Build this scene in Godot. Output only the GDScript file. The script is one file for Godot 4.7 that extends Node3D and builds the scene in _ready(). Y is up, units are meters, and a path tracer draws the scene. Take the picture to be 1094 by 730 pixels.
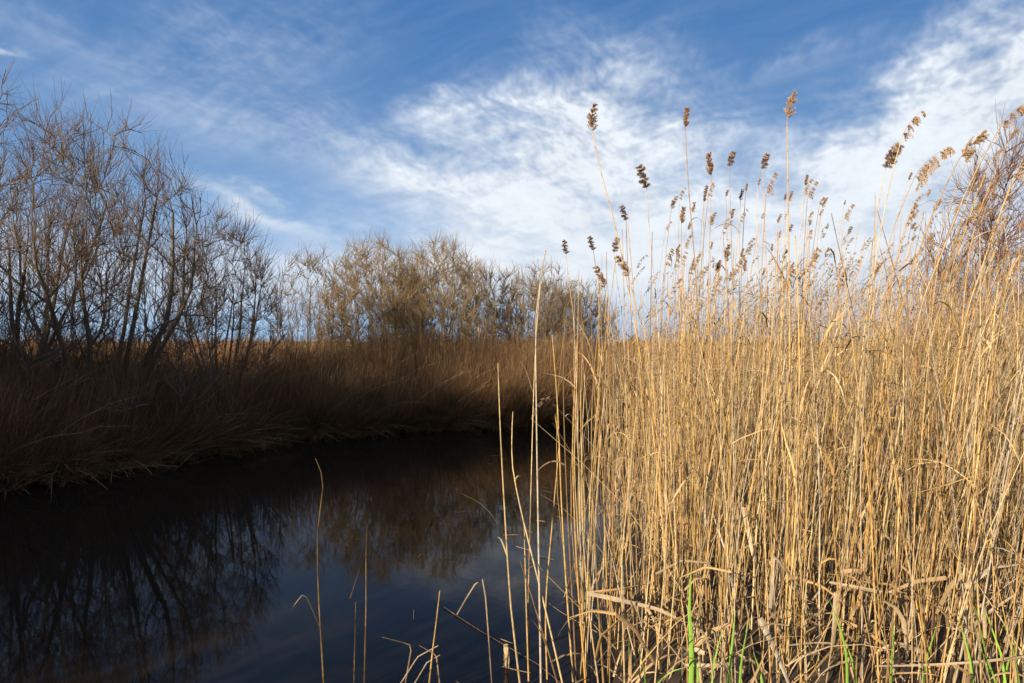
extends Node3D
# A reed-fringed ditch under a winter sky: near reed bed, dark water, far bank of sedge with bare willows.

const EYE := 1.6
const F := 732.0            # focal length in photograph pixels (1094 x 730)
const SKY_W := 4096
const SKY_H := 2048

var rng := RandomNumberGenerator.new()
var M := {}
var counts := {}
var pond: PackedVector2Array
var heads: Array = []
var n_reeds := 0

# ---------------------------------------------------------------- geometry buffer
class Buf:
	var v := PackedVector3Array()
	var n := PackedVector3Array()
	var c := PackedColorArray()
	var i := PackedInt32Array()

	func tube(p: PackedVector3Array, r: PackedFloat32Array, col: PackedColorArray, sides := 3) -> void:
		var m := p.size()
		var start := v.size()
		var t0 := (p[m - 1] - p[0]).normalized()
		var ref := Vector3(0.31, 0.17, 0.93) if absf(t0.z) < 0.8 else Vector3(0.9, 0.3, 0.1)
		for k in m:
			var t := (p[mini(k + 1, m - 1)] - p[maxi(k - 1, 0)]).normalized()
			var a := t.cross(ref).normalized()
			var b := t.cross(a)
			var cc := col[mini(k, col.size() - 1)]
			for s in sides:
				var w := TAU * s / sides
				var d := a * cos(w) + b * sin(w)
				v.append(p[k] + d * r[k])
				n.append(d)
				c.append(cc)
		for k in m - 1:
			for s in sides:
				var q := start + k * sides
				var s2 := (s + 1) % sides
				var a0 := q + s
				var b0 := q + s2
				var c0 := a0 + sides
				var d0 := b0 + sides
				i.append_array(PackedInt32Array([a0, c0, d0, a0, d0, b0]))

	func cap(p: Vector3, d: Vector3, rad: float, col: Color, sides := 6) -> void:
		var start := v.size()
		var ref := Vector3(0.31, 0.17, 0.93)
		var a := d.cross(ref).normalized()
		var b := d.cross(a)
		v.append(p); n.append(d); c.append(col)
		for s in sides:
			var w := TAU * s / sides
			v.append(p + (a * cos(w) + b * sin(w)) * rad); n.append(d); c.append(col)
		for s in sides:
			i.append_array(PackedInt32Array([start, start + 1 + (s + 1) % sides, start + 1 + s]))

	func ribbon(p: PackedVector3Array, w: PackedFloat32Array, side: Vector3, col: PackedColorArray, twist := 0.0) -> void:
		var m := p.size()
		var start := v.size()
		for k in m:
			var t := (p[mini(k + 1, m - 1)] - p[maxi(k - 1, 0)]).normalized()
			var s := (side - t * side.dot(t)).normalized()
			if twist != 0.0:
				s = s.rotated(t, twist * k / (m - 1))
			var nn := s.cross(t)
			var cc := col[mini(k, col.size() - 1)]
			v.append(p[k] - s * w[k]); n.append((nn - s * 0.45).normalized()); c.append(cc)
			v.append(p[k] + s * w[k]); n.append((nn + s * 0.45).normalized()); c.append(cc)
		for k in m - 1:
			var q := start + k * 2
			i.append_array(PackedInt32Array([q, q + 2, q + 3, q, q + 3, q + 1]))

	func flake(p: Vector3, d: Vector3, side: Vector3, length: float, width: float, col: Color) -> void:
		var start := v.size()
		var s := (side - d * side.dot(d)).normalized()
		var nn := s.cross(d)
		for q in [p, p + d * length * 0.45 - s * width, p + d * length * 0.45 + s * width, p + d * length]:
			v.append(q); n.append(nn); c.append(col)
		i.append_array(PackedInt32Array([start, start + 1, start + 3, start, start + 3, start + 2]))

	func mesh(mat: Material) -> ArrayMesh:
		var a := []
		a.resize(Mesh.ARRAY_MAX)
		a[Mesh.ARRAY_VERTEX] = v
		a[Mesh.ARRAY_NORMAL] = n
		a[Mesh.ARRAY_COLOR] = c
		a[Mesh.ARRAY_INDEX] = i
		var m := ArrayMesh.new()
		m.add_surface_from_arrays(Mesh.PRIMITIVE_TRIANGLES, a)
		m.surface_set_material(0, mat)
		return m

# ---------------------------------------------------------------- small helpers
func numbered(called: String) -> String:
	var k: int = counts.get(called, 0)
	counts[called] = k + 1
	return called if k == 0 else "%s_%03d" % [called, k]

func thing(called: String, label: String, category: String, at := Vector3.ZERO, group := "") -> Node3D:
	var o := Node3D.new()
	o.name = numbered(called)
	add_child(o, true)
	o.position = at
	tag(o, label, category, group)
	return o

func tag(o: Node, label: String, category: String, group := "", kind := "") -> void:
	if label: o.set_meta("label", label)
	if category: o.set_meta("category", category)
	if group: o.set_meta("group", group)
	if kind: o.set_meta("kind", kind)

func part(called: String, mesh: Mesh, parent: Node) -> MeshInstance3D:
	var o := MeshInstance3D.new()
	o.name = called
	o.mesh = mesh
	parent.add_child(o, true)
	return o

func px(x: float, y: float, d: float) -> Vector3:
	return Vector3((x - 547.0) / F * d, EYE - (y - 365.0) / F * d, -d)

func rf(a: float, b: float) -> float:
	return rng.randf_range(a, b)

func lin(r: float, g: float, b: float) -> Color:
	return Color(r, g, b)

func vary(c: Color, amount: float) -> Color:
	var k := 1.0 + rf(-amount, amount)
	var w := rf(-amount, amount) * 0.25
	return Color(c.r * k * (1.0 + w), c.g * k, c.b * k * (1.0 - w))

func noise_tex(seed_: int, freq: float, lo: Color, hi: Color, size := 512, octaves := 5) -> ImageTexture:
	var nz := FastNoiseLite.new()
	nz.seed = seed_
	nz.frequency = freq
	nz.fractal_octaves = octaves
	var src := nz.get_seamless_image(size, size)
	var im := Image.create(size, size, false, Image.FORMAT_RGB8)
	for y in size:
		for x in size:
			var t := src.get_pixel(x, y).r
			im.set_pixel(x, y, lo.lerp(hi, t))
	return ImageTexture.create_from_image(im)

func make_materials() -> void:
	var grain := noise_tex(11, 0.03, Color(0.74, 0.7, 0.66), Color(1, 1, 1), 256)
	for spec in [["straw", 0.45, 0.0], ["leaf", 0.6, 0.25], ["plume", 0.9, 0.35], ["sedge", 0.7, 0.25], ["bark", 0.85, 0.0], ["green", 0.5, 0.6]]:
		var m := StandardMaterial3D.new()
		m.resource_name = spec[0]
		m.vertex_color_use_as_albedo = true
		m.roughness = spec[1]
		m.metallic_specular = 0.4
		m.cull_mode = BaseMaterial3D.CULL_DISABLED
		if spec[2] > 0.0:
			m.backlight_enabled = true
			m.backlight = Color(spec[2], spec[2], spec[2])
		if spec[0] in ["straw", "leaf", "bark"]:
			m.albedo_texture = grain
			m.uv1_triplanar = true
			m.uv1_world_triplanar = true
			m.uv1_scale = Vector3(22, 5, 22)
		M[spec[0]] = m
	var g := StandardMaterial3D.new()
	g.resource_name = "peat"
	g.albedo_texture = noise_tex(5, 0.02, Color(0.13, 0.10, 0.075), Color(0.30, 0.235, 0.165))
	g.uv1_triplanar = true
	g.uv1_world_triplanar = true
	g.uv1_scale = Vector3(0.7, 0.7, 0.7)
	g.roughness = 0.95
	M["ground"] = g
	var w := StandardMaterial3D.new()
	w.resource_name = "dark_water"
	w.albedo_color = Color(0.010, 0.008, 0.006).linear_to_srgb()
	w.roughness = 0.03
	w.metallic_specular = 0.21
	var wn := FastNoiseLite.new()
	wn.seed = 3
	wn.frequency = 0.012
	wn.fractal_octaves = 3
	var nt := NoiseTexture2D.new()
	nt.width = 512
	nt.height = 512
	nt.seamless = true
	nt.as_normal_map = true
	nt.bump_strength = 3.0
	nt.noise = wn
	w.normal_enabled = true
	w.normal_texture = nt
	w.normal_scale = 0.028
	w.uv1_triplanar = true
	w.uv1_world_triplanar = true
	w.uv1_scale = Vector3(0.8, 0.8, 0.8)
	M["water"] = w

# ---------------------------------------------------------------- sky
func sky_texture() -> ImageTexture:
	var n1 := FastNoiseLite.new()
	n1.seed = 21
	n1.noise_type = FastNoiseLite.TYPE_SIMPLEX_SMOOTH
	n1.frequency = 1.0
	n1.fractal_octaves = 5
	n1.fractal_gain = 0.52
	var n2 := FastNoiseLite.new()
	n2.seed = 8
	n2.frequency = 1.0
	n2.fractal_octaves = 4
	# cloud banks: x, y in photograph pixels, radii, strength, tilt (degrees, clockwise)
	var banks := [
		[625.0, 120.0, 75.0, 48.0, 0.80, -25.0], [600.0, 175.0, 130.0, 58.0, 0.95, -8.0], [655.0, 235.0, 150.0, 60.0, 0.95, 5.0], [500.0, 215.0, 130.0, 26.0, 0.62, 20.0],
		[478.0, 130.0, 34.0, 22.0, 0.42, 20.0], [560.0, 285.0, 190.0, 40.0, 0.95, 0.0],
		[1060.0, 120.0, 150.0, 58.0, 1.0, -22.0], [1110.0, 45.0, 120.0, 48.0, 1.0, -30.0], [960.0, 165.0, 130.0, 55.0, 0.8, -25.0],
		[890.0, 250.0, 160.0, 55.0, 0.8, -10.0], [1040.0, 240.0, 180.0, 60.0, 0.7, 0.0], [262.0, 222.0, 66.0, 15.0, 0.75, 24.0], [300.0, 300.0, 170.0, 34.0, 0.6, 0.0],
		[6.0, 58.0, 26.0, 6.0, 0.55, 12.0], [60.0, 40.0, 150.0, 22.0, 0.18, 22.0], [225.0, 55.0, 90.0, 50.0, 0.22, 35.0], [330.0, 40.0, 60.0, 60.0, 0.15, 60.0], [160.0, 130.0, 170.0, 30.0, 0.14, 14.0], [330.0, 150.0, 130.0, 30.0, 0.18, 10.0], [790.0, 285.0, 180.0, 45.0, 0.8, 0.0],
		[742.0, 165.0, 60.0, 22.0, 0.35, -30.0], [575.0, 40.0, 50.0, 30.0, 0.12, -30.0], [60.0, 290.0, 200.0, 50.0, 0.5, 0.0], [850.0, 70.0, 60.0, 14.0, 0.18, -20.0],
	]
	var rows := []
	rows.resize(SKY_H / 2)
	var row_job := func(y: int) -> void:
		var data := PackedFloat32Array()
		data.resize(SKY_W * 3)
		var el := PI * (0.5 - (y + 0.5) / SKY_H)
		var sy := sin(el)
		var cy := cos(el)
		for x in SKY_W:
			var az := TAU * (x + 0.5) / SKY_W        # 0 = straight ahead (-Z)
			var dx := sin(az) * cy
			var dz := -cos(az) * cy
			var k := 1.0 / (sy + 0.22)
			var qx := dx * k
			var qz := dz * k
			var wq := n2.get_noise_2d(qx * 2.0 + 5.0, qz * 2.0)
			var ux := qx * 0.85 + qz * 0.5 + wq * 0.05
			var uz := qz * 0.85 - qx * 0.5 + wq * 0.05
			var f := n1.get_noise_2d(ux * 3.6, uz * 2.2)                  # broad puffs
			var g := n1.get_noise_2d(ux * 15.0 + 40.0, uz * 9.0 + 9.0)    # mottling
			var s := n1.get_noise_2d(ux * 2.0 + 7.0, uz * 16.0 + 3.0)     # fine streaks
			g = (g + 0.75 * n1.get_noise_2d(ux * 38.0 + 4.0, uz * 24.0 + 70.0)) * smoothstep(0.03, 0.40, sy)
			f *= smoothstep(-0.05, 0.30, sy)
			s *= smoothstep(0.02, 0.35, sy)
			var clear := 1.0
			var front := 0.0
			if dz < -0.25 * cy:
				var pxx := 547.0 + dx / -dz * F
				var pyy := 365.0 - sy / -dz * F
				front = clampf((850.0 - absf(pxx - 547.0)) / 250.0, 0.0, 1.0) * clampf((pyy + 300.0) / 250.0, 0.0, 1.0)
				if front > 0.0:
					pxx += wq * 45.0 + f * 16.0
					pyy += f * 22.0 + g * 8.0
					for b in banks:
						var ex: float = pxx - b[0]
						var ey: float = pyy - b[1]
						if absf(ex) > b[2] * 2.6 or absf(ey) > b[2] * 2.0 + b[3]:
							continue
						var tl: float = deg_to_rad(b[5])
						var rx: float = (ex * cos(tl) + ey * sin(tl)) / b[2]
						var ry: float = (-ex * sin(tl) + ey * cos(tl)) / b[3]
						clear *= 1.0 - b[4] * exp(-(rx * rx + ry * ry) * 0.85)
			var generic := clampf(0.36 + n2.get_noise_2d(qx * 0.6 + 30.0, qz * 0.6 + 11.0) * 1.5, 0.0, 1.0) * 0.9
			var cov := lerpf(generic, 1.0 - clear, front)
			var dens := clampf(cov * (1.02 + f * 0.60 + g * 0.40 + s * 0.26), 0.0, 1.0)
			dens = clampf(pow(dens, 1.2) + 0.05 * clampf(s + 0.3, 0.0, 1.0), 0.0, 1.0) * 0.96
			var h := pow(1.0 - sy, 3.8)
			var r := lerpf(0.0132, 0.1840, h)
			var gg := lerpf(0.0670, 0.3074, h)
			var bb := lerpf(0.1904, 0.4619, h)
			var cl := 0.88 + g * 0.10 + f * 0.12
			r = lerpf(r, 0.4431 * cl, dens)
			gg = lerpf(gg, 0.4724 * cl, dens)
			bb = lerpf(bb, 0.5052 * cl, dens)
			var at := x * 3
			data[at] = r
			data[at + 1] = gg
			data[at + 2] = bb
		rows[y] = data
	var job := WorkerThreadPool.add_group_task(row_job, SKY_H / 2)
	WorkerThreadPool.wait_for_group_task_completion(job)
	var data := PackedFloat32Array()
	for row in rows:
		data.append_array(row)
	var below := PackedFloat32Array()
	below.resize(SKY_W * 3)
	for x in SKY_W:
		below[x * 3] = 0.06
		below[x * 3 + 1] = 0.055
		below[x * 3 + 2] = 0.045
	for y in SKY_H / 2:
		data.append_array(below)
	var im := Image.create_from_data(SKY_W, SKY_H, false, Image.FORMAT_RGBF, data.to_byte_array())
	return ImageTexture.create_from_image(im)

# ---------------------------------------------------------------- ground and water
func pond_distance(p: Vector2) -> float:      # negative inside the water
	var best := 1e9
	for k in pond.size():
		var q := Geometry2D.get_closest_point_to_segment(p, pond[k], pond[(k + 1) % pond.size()])
		best = minf(best, p.distance_to(q))
	var ragged := 0.16 * gnoise.get_noise_2d(p.x * 5.0 + 20.0, p.y * 5.0) + 0.22 * gnoise.get_noise_2d(p.x * 1.7, p.y * 1.7 + 60.0)
	return (-best if Geometry2D.is_point_in_polygon(p, pond) else best) + ragged

var gnoise := FastNoiseLite.new()

func ground_height(x: float, z: float) -> float:
	var s := pond_distance(Vector2(x, z))
	var wob := gnoise.get_noise_2d(x, z)
	if s < 0.0:
		return -0.03 - 0.5 * smoothstep(0.0, 1.4, -s)
	return -0.03 + 0.13 * smoothstep(0.0, 0.8, s) + wob * 0.05 * smoothstep(0.1, 0.8, s)

func build_ground() -> void:
	var xs := PackedFloat32Array()
	var n := 90
	for k in range(-n, n + 1):
		var t := float(k) / n
		xs.append(signf(t) * (14.0 * absf(t) + 600.0 * pow(absf(t), 7.0)))
	var b := Buf.new()
	var w := xs.size()
	for zi in w:
		for xi in w:
			var x := xs[xi]
			var z := xs[zi] - 7.0
			var h := 0.1
			if absf(x) < 20.0 and absf(z + 7.0) < 20.0:
				h = ground_height(x, z)
			b.v.append(Vector3(x, h, z))
			b.n.append(Vector3.UP)
			b.c.append(Color.WHITE)
	for zi in w - 1:
		for xi in w - 1:
			var a := zi * w + xi
			b.i.append_array(PackedInt32Array([a, a + 1, a + w + 1, a, a + w + 1, a + w]))
	var g := part("ground", b.mesh(M.ground), self)
	tag(g, "dark peaty ground of both banks and the marsh beyond", "ground", "", "structure")
	var wm := PlaneMesh.new()
	wm.size = Vector2(44, 26)
	wm.material = M.water
	var wt := part("water", wm, self)
	wt.position = Vector3(0, 0, -9)
	tag(wt, "still black water of the reed-fringed ditch", "water", "", "structure")

# ---------------------------------------------------------------- reeds
const STRAW := [Color(0.49, 0.324, 0.127), Color(0.43, 0.278, 0.094), Color(0.52, 0.397, 0.204), Color(0.31, 0.196, 0.083), Color(0.52, 0.355, 0.138), Color(0.42, 0.330, 0.198), Color(0.57, 0.443, 0.237), Color(0.40, 0.350, 0.275), Color(0.24, 0.154, 0.077)]

func straw() -> Color:
	return vary(STRAW[rng.randi() % STRAW.size()], 0.24)

func stem_path(base: Vector3, tip: Vector3, bow: Vector3, n: int) -> PackedVector3Array:
	var p := PackedVector3Array()
	for k in n + 1:
		var t := float(k) / n
		p.append(base.lerp(tip, t) + bow * (4.0 * t * (1.0 - t)) + Vector3(rf(-1, 1), 0, rf(-1, 1)) * 0.006)
	return p

func add_stem(b: Buf, p: PackedVector3Array, r: float, col: Color, sides := 3) -> void:
	var rr := PackedFloat32Array()
	var cc := PackedColorArray()
	var m := p.size()
	for k in m:
		rr.append(r * (1.0 - 0.76 * float(k) / (m - 1)))
		cc.append(vary(col, 0.14))
	b.tube(p, rr, cc, sides)

func add_leaf(b: Buf, at: Vector3, out: Vector3, length: float, width: float, col: Color, rise := 0.6, droop := 1.5, seg := 5) -> void:
	var p := PackedVector3Array()
	var w := PackedFloat32Array()
	var q := at
	var d := (out + Vector3.UP * rise).normalized()
	for k in seg + 1:
		var t := float(k) / seg
		p.append(q)
		w.append(width * 0.5 * (0.55 + 0.9 * t) * (1.0 - t) * 1.35 + 0.0006)
		d = (d + Vector3.DOWN * droop / seg + Vector3(rf(-1, 1), rf(-1, 1), rf(-1, 1)) * 0.12).normalized()
		q += d * length / seg
	b.ribbon(p, w, out.cross(Vector3.UP) + Vector3(0, rf(-0.4, 0.4), 0), PackedColorArray([col]), rf(-1.2, 1.2))

func folded_leaf(b: Buf, at: Vector3, up: Vector3, out: Vector3, l1: float, l2: float, width: float, col: Color) -> void:
	# a broad leaf that stands, then is snapped over
	var p := PackedVector3Array([at, at + up * l1 * 0.5 + out * 0.01, at + up * l1 * 0.97, at + up * l1 + out * l2 * 0.04, at + up * l1 * 0.97 + out * l2 * 0.12, at + up * l1 * 0.9 + out * l2 * 0.55, at + up * l1 * 0.75 + out * l2])
	b.ribbon(p, PackedFloat32Array([width * 0.5, width * 0.5, width * 0.45, width * 0.42, width * 0.42, width * 0.3, width * 0.05]), out.cross(up) + out * rf(-0.5, 0.5), PackedColorArray([col]), rf(-0.4, 0.4))

func make_heads() -> void:
	# feathery seed plumes, hanging to +X; the origin is the joint with the stalk
	for kind in 7:
		var b := Buf.new()
		var length := [0.16, 0.20, 0.13, 0.24, 0.17, 0.11, 0.21][kind] as float
		var nod := [0.35, 0.55, 0.2, 0.6, 0.4, 0.45, 0.5][kind] as float
		var whorls := [9, 12, 8, 14, 10, 7, 12][kind] as int
		var base_col := [Color(0.256, 0.160, 0.084), Color(0.296, 0.196, 0.112), Color(0.216, 0.129, 0.067), Color(0.315, 0.216, 0.129), Color(0.266, 0.175, 0.095), Color(0.178, 0.113, 0.067), Color(0.326, 0.222, 0.123)][kind] as Color
		var axis := PackedVector3Array()
		var q := Vector3.ZERO
		var d := Vector3(0.05, 1, 0)
		for k in 9:
			axis.append(q)
			d = (d + Vector3(nod / 8.0, -nod * 0.05 * k / 4.0, rf(-0.05, 0.05))).normalized()
			q += d * length / 8.0
		b.tube(axis, PackedFloat32Array([0.0018, 0.0017, 0.0016, 0.0015, 0.0014, 0.0012, 0.001, 0.0008, 0.0005]), PackedColorArray([base_col * 1.2]))
		var hug := [0.75, 0.25, 0.9, 0.15, 0.8, 0.6, 0.3][kind] as float      # 1: a spindle close to the stalk, 0: one-sided nodding tufts
		for wv in whorls:
			var t := (wv + rf(0.0, 0.5)) / whorls
			var fi := t * 7.9
			var k0 := int(fi)
			var at := axis[k0].lerp(axis[mini(k0 + 1, 8)], fi - k0)
			var ad := (axis[mini(k0 + 1, 8)] - axis[k0]).normalized()
			if rng.randf() < (0.15 if hug > 0.5 else 0.34): continue
			for br in rng.randi_range(4, 6):
				var a := rf(-1.4, 1.4) if hug < 0.5 else rf(0, TAU)
				var bd := (Vector3(cos(a), rf(0.0, 0.5), sin(a)) + ad * (0.4 + hug * 1.6)).normalized()
				var bl := rf(0.022, 0.058) * (1.0 - 0.45 * t) * (length / 0.17)
				var pp := at
				var steps := 5
				for s in steps:
					bd = (bd + Vector3(0.14, -0.40, 0) * (1.1 - hug)).normalized()
					var nq := pp + bd * bl / steps
					b.flake(pp, (nq - pp).normalized(), Vector3(rf(-1, 1), rf(-1, 1), rf(-1, 1)), bl / steps * 1.15, 0.0008, base_col)
					pp = nq
					for sp in 13:
						var sd := (bd + Vector3(rf(-0.7, 0.7), rf(-0.7, 0.5), rf(-0.7, 0.7))).normalized()
						b.flake(pp, sd, Vector3(rf(-1, 1), rf(-1, 1), rf(-1, 1)), rf(0.009, 0.018), rf(0.0006, 0.0013), vary(base_col * (1.0 if sp % 3 else 1.45), 0.25))
		heads.append(b.mesh(M.plume))

func add_head(parent: Node3D, at: Vector3, dir: Vector3, kind: int, size: float, yaw: float) -> void:
	var h := part("seed_head", heads[kind % heads.size()], parent)
	size *= 0.96
	var y := dir.normalized()
	var x := Vector3(cos(yaw), 0, sin(yaw))
	x = (x - y * x.dot(y)).normalized()
	h.transform = Transform3D(Basis(x, y, x.cross(y)).scaled_local(Vector3.ONE * size), at)

func reed(path: PackedVector3Array, r: float, label: String, group: String, head := -1, head_size := 1.0, leaves := 0, col := Color(0, 0, 0), head_yaw := 0.0, upright := true) -> Node3D:
	n_reeds += 1
	var base := path[0]
	var o := thing("common_reed", label, "reed", base, group)
	# resample: a knot at each joint of the stalk
	var p := PackedVector3Array()
	for q in path:
		p.append(q - base)
	var c := Curve3D.new()
	for k in p.size():
		var tg := (p[mini(k + 1, p.size() - 1)] - p[maxi(k - 1, 0)]) * 0.16
		c.add_point(p[k], -tg, tg)
	var total := c.get_baked_length()
	var b := Buf.new()
	var pts := PackedVector3Array()
	var rr := PackedFloat32Array()
	var cc := PackedColorArray()
	var tone := col if col.r > 0.0 else straw()
	var joint := rf(0.13, 0.2)
	var at := 0.0
	while at < total:
		var t := at / total
		var rad := r * (1.0 - 0.6 * t)
		var sheath := vary(tone, 0.13)
		pts.append(c.sample_baked(at)); rr.append(rad * 1.22); cc.append(tone * 0.55)
		pts.append(c.sample_baked(minf(at + 0.008, total))); rr.append(rad * 1.1); cc.append(sheath)
		pts.append(c.sample_baked(minf(at + joint * 0.5, total))); rr.append(rad * 1.05); cc.append(sheath)
		if at + joint * 0.92 < total:
			pts.append(c.sample_baked(at + joint * 0.9)); rr.append(rad); cc.append(vary(tone * 1.08, 0.1))
		at += joint * rf(0.85, 1.2)
	pts.append(p[p.size() - 1]); rr.append(r * 0.36); cc.append(tone)
	b.tube(pts, rr, cc, 6)
	b.cap(pts[pts.size() - 1], (pts[pts.size() - 1] - pts[pts.size() - 2]).normalized(), r * 0.36, tone * 0.7)
	part("stem", b.mesh(M.straw), o)
	for k in leaves:
		var lb := Buf.new()
		var s := total * rf(0.3, 0.92)
		var a := rf(0, TAU)
		add_leaf(lb, c.sample_baked(s), Vector3(cos(a) + 0.4, 0, sin(a)), rf(0.12, 0.34), rf(0.007, 0.013), vary(tone * 1.05, 0.15), rf(0.3, 2.2), rf(0.3, 2.6), 6)
		part("leaf", lb.mesh(M.leaf), o)
	if head >= 0:
		var dir := (p[p.size() - 1] - p[p.size() - 2]).normalized()
		add_head(o, p[p.size() - 1], dir, head, head_size, head_yaw)
	return o

func photo_reed(pixels: Array, d: float, r: float, label: String, group := "", head := -1, head_size := 1.0, leaves := 0, tilt := 0.0, head_yaw := 0.0, tone := Color(0, 0, 0)) -> Node3D:
	# pixels run from the tip down; the stalk goes on to the ground below the last of them
	var p := PackedVector3Array()
	for k in range(pixels.size() - 1, -1, -1):
		var q: Array = pixels[k]
		p.append(px(q[0], q[1], d + tilt * (1.0 - float(k) / pixels.size())))
	var foot := p[0]
	var run := (p[0] - p[mini(1, p.size() - 1)])
	var slope := Vector3(run.x / maxf(0.05, -run.y), 0, 0) * 0.5
	var gy := ground_height(foot.x, foot.z) - 0.02
	if foot.y > gy + 0.03:
		p.insert(0, Vector3(foot.x, 0, foot.z) + slope * (foot.y - gy) + Vector3(0, gy, 0))
	return reed(p, r, label, group, head, head_size, leaves, tone, head_yaw)

func bed_edge(z: float) -> float:     # x of the water-side edge of the near bed at that z
	if z > -3.0: return 0.22 + (z + 3.0) * 0.2
	if z > -10.0: return lerpf(0.22, 1.3, (-3.0 - z) / 7.0)
	return 1.3 + (-10.0 - z) * 0.9

func bed_height(x: float, z: float) -> float:
	return 1.86 + 0.14 * gnoise.get_noise_2d(x * 2.0 + 50.0, z * 2.0) + 0.012 * -z + 0.10 * clampf(x - 0.8, 0, 3.2)

func small_plume(b: Buf, top: Vector3, size: float) -> void:
	var col := vary(Color(0.29, 0.20, 0.11), 0.2)
	var q := top
	var d := Vector3(rf(0.0, 0.3), 1, rf(-0.2, 0.2)).normalized()
	for w in 5:
		var nq := q + d * 0.024 * size
		b.ribbon(PackedVector3Array([q, nq]), PackedFloat32Array([0.001, 0.001]), Vector3(1, 0, 1), PackedColorArray([col]))
		q = nq
		d = (d + Vector3(0.18, -0.05, 0)).normalized()
		if rng.randf() < 0.2: continue
		var out := Vector3(rf(0.2, 1.0), rf(0.0, 0.5), rf(-0.6, 0.6))
		for f in 13:
			var fd := (out + Vector3(rf(-0.5, 0.5), rf(-1.0, 0.5), rf(-0.5, 0.5))).normalized()
			b.flake(q + out * rf(0, 0.018) * size, fd, Vector3(rf(-1, 1), rf(-1, 1), rf(-1, 1)), rf(0.012, 0.024) * size, rf(0.0010, 0.0020), vary(col, 0.3))

func build_reed_bed() -> void:
	# the mass of the bed: too many to count
	var b := Buf.new()
	var lb := Buf.new()
	var z := -2.25
	var placed := 0
	while z > -13.5:
		var dens := 78.0 if z > -3.2 else (155.0 if z > -4.0 else 195.0) if z > -5.5 else (150.0 if z > -8.0 else 70.0)
		var x0 := bed_edge(z) - 0.15
		var x1 := -z * 0.76 + 1.4
		var step := 0.12
		var count := int(dens * step * (x1 - x0) + rng.randf())
		for k in count:
			var x := lerpf(x0, x1, rng.randf())
			var zz := z - rf(0, step)
			if zz > -2.9 + x * 0.28 and zz > -2.75:
				continue
			var edge := clampf((x - bed_edge(zz) + 0.15) / 0.75, 0.0, 1.0)
			if rng.randf() > 0.06 + 0.94 * edge * edge:
				continue
			var base := Vector3(x, ground_height(x, zz) - 0.02, zz)
			var h := bed_height(x, zz) * rf(0.72, 1.06)
			var wind := 0.06 + 0.20 * clampf((x / -zz - 0.15) / 0.5, 0.0, 1.0)
			var lean := Vector3(rf(-0.05 - 0.15 * edge, 0.18) + wind * rf(0.1, 1.4), 0, rf(-0.18, 0.18)) * h
			if rng.randf() < 0.10:
				lean += Vector3(rf(-0.5 * edge * edge, 0.5), 0, rf(-0.3, 0.3)) * h
				h *= 0.85
			var tip := base + Vector3(lean.x, h - lean.length() * 0.18, lean.z)
			var bow := Vector3(rf(-0.09, 0.09) - lean.x * 0.12, 0, rf(-0.07, 0.07))
			var col := straw()
			var near := zz > -5.0
			var path := stem_path(base, tip, bow, 6 if near else 4)
			add_stem(b, path, rf(0.0015, 0.0034) if near else rf(0.0019, 0.0034), col, 4 if near else 3)
			placed += 1
			if rng.randf() < (0.45 if near else 0.8):
				for q in rng.randi_range(1, 2 if near else 3):
					var a := rf(0, TAU)
					var kk := rng.randi_range(1, path.size() - 2)
					add_leaf(lb, path[kk].lerp(path[kk + 1], rng.randf()), Vector3(cos(a) + 0.4, 0, sin(a)), rf(0.12, 0.36), rf(0.006, 0.012), vary(col * 1.06, 0.15), rf(0.4, 2.4), rf(0.2, 2.4), 4)
			if rng.randf() < (0.36 if near else 0.45):
				small_plume(lb, path[path.size() - 1], rf(0.5, 0.95))
		z -= step
	# broken stalks and collapsed leaves among the feet of the bed
	for k in 520:
		var zz := -2.5 - 3.2 * pow(rng.randf(), 1.5)
		var x := lerpf(bed_edge(zz) - 0.02, -zz * 0.76 + 0.8, rng.randf())
		var gy := ground_height(x, zz)
		var col := vary([Color(0.40, 0.29, 0.15), Color(0.34, 0.24, 0.13), Color(0.46, 0.36, 0.22), Color(0.33, 0.23, 0.13)][rng.randi() % 4], 0.2)
		var a := rf(0, TAU)
		var out := Vector3(cos(a), 0, sin(a))
		if k % 5 == 0:
			var l := rf(0.2, 0.6)
			var up := rf(0.3, 2.0)
			var base := Vector3(x, gy + rf(0, 0.25), zz)
			add_stem(b, stem_path(base, base + out * l + Vector3(0, l * up, 0), Vector3(0, rf(-0.03, 0.08), 0), 4), rf(0.0025, 0.0045), col, 4)
		else:
			add_leaf(lb, Vector3(x, gy + 0.45 * pow(rng.randf(), 2.0), zz), out, rf(0.15, 0.45), rf(0.008, 0.018), col, rf(0.3, 3.0), rf(0.8, 3.4), 6)
	var o := Node3D.new()
	o.name = "reed_bed"
	add_child(o)
	tag(o, "dense golden mass of dead reeds filling the near bank", "reed bed", "", "stuff")
	part("reed_mass", b.mesh(M.straw), o)
	part("leaf_mass", lb.mesh(M.leaf), o)
	print("bed stems ", placed, " tris ", b.i.size() / 3, " + ", lb.i.size() / 3)

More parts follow.
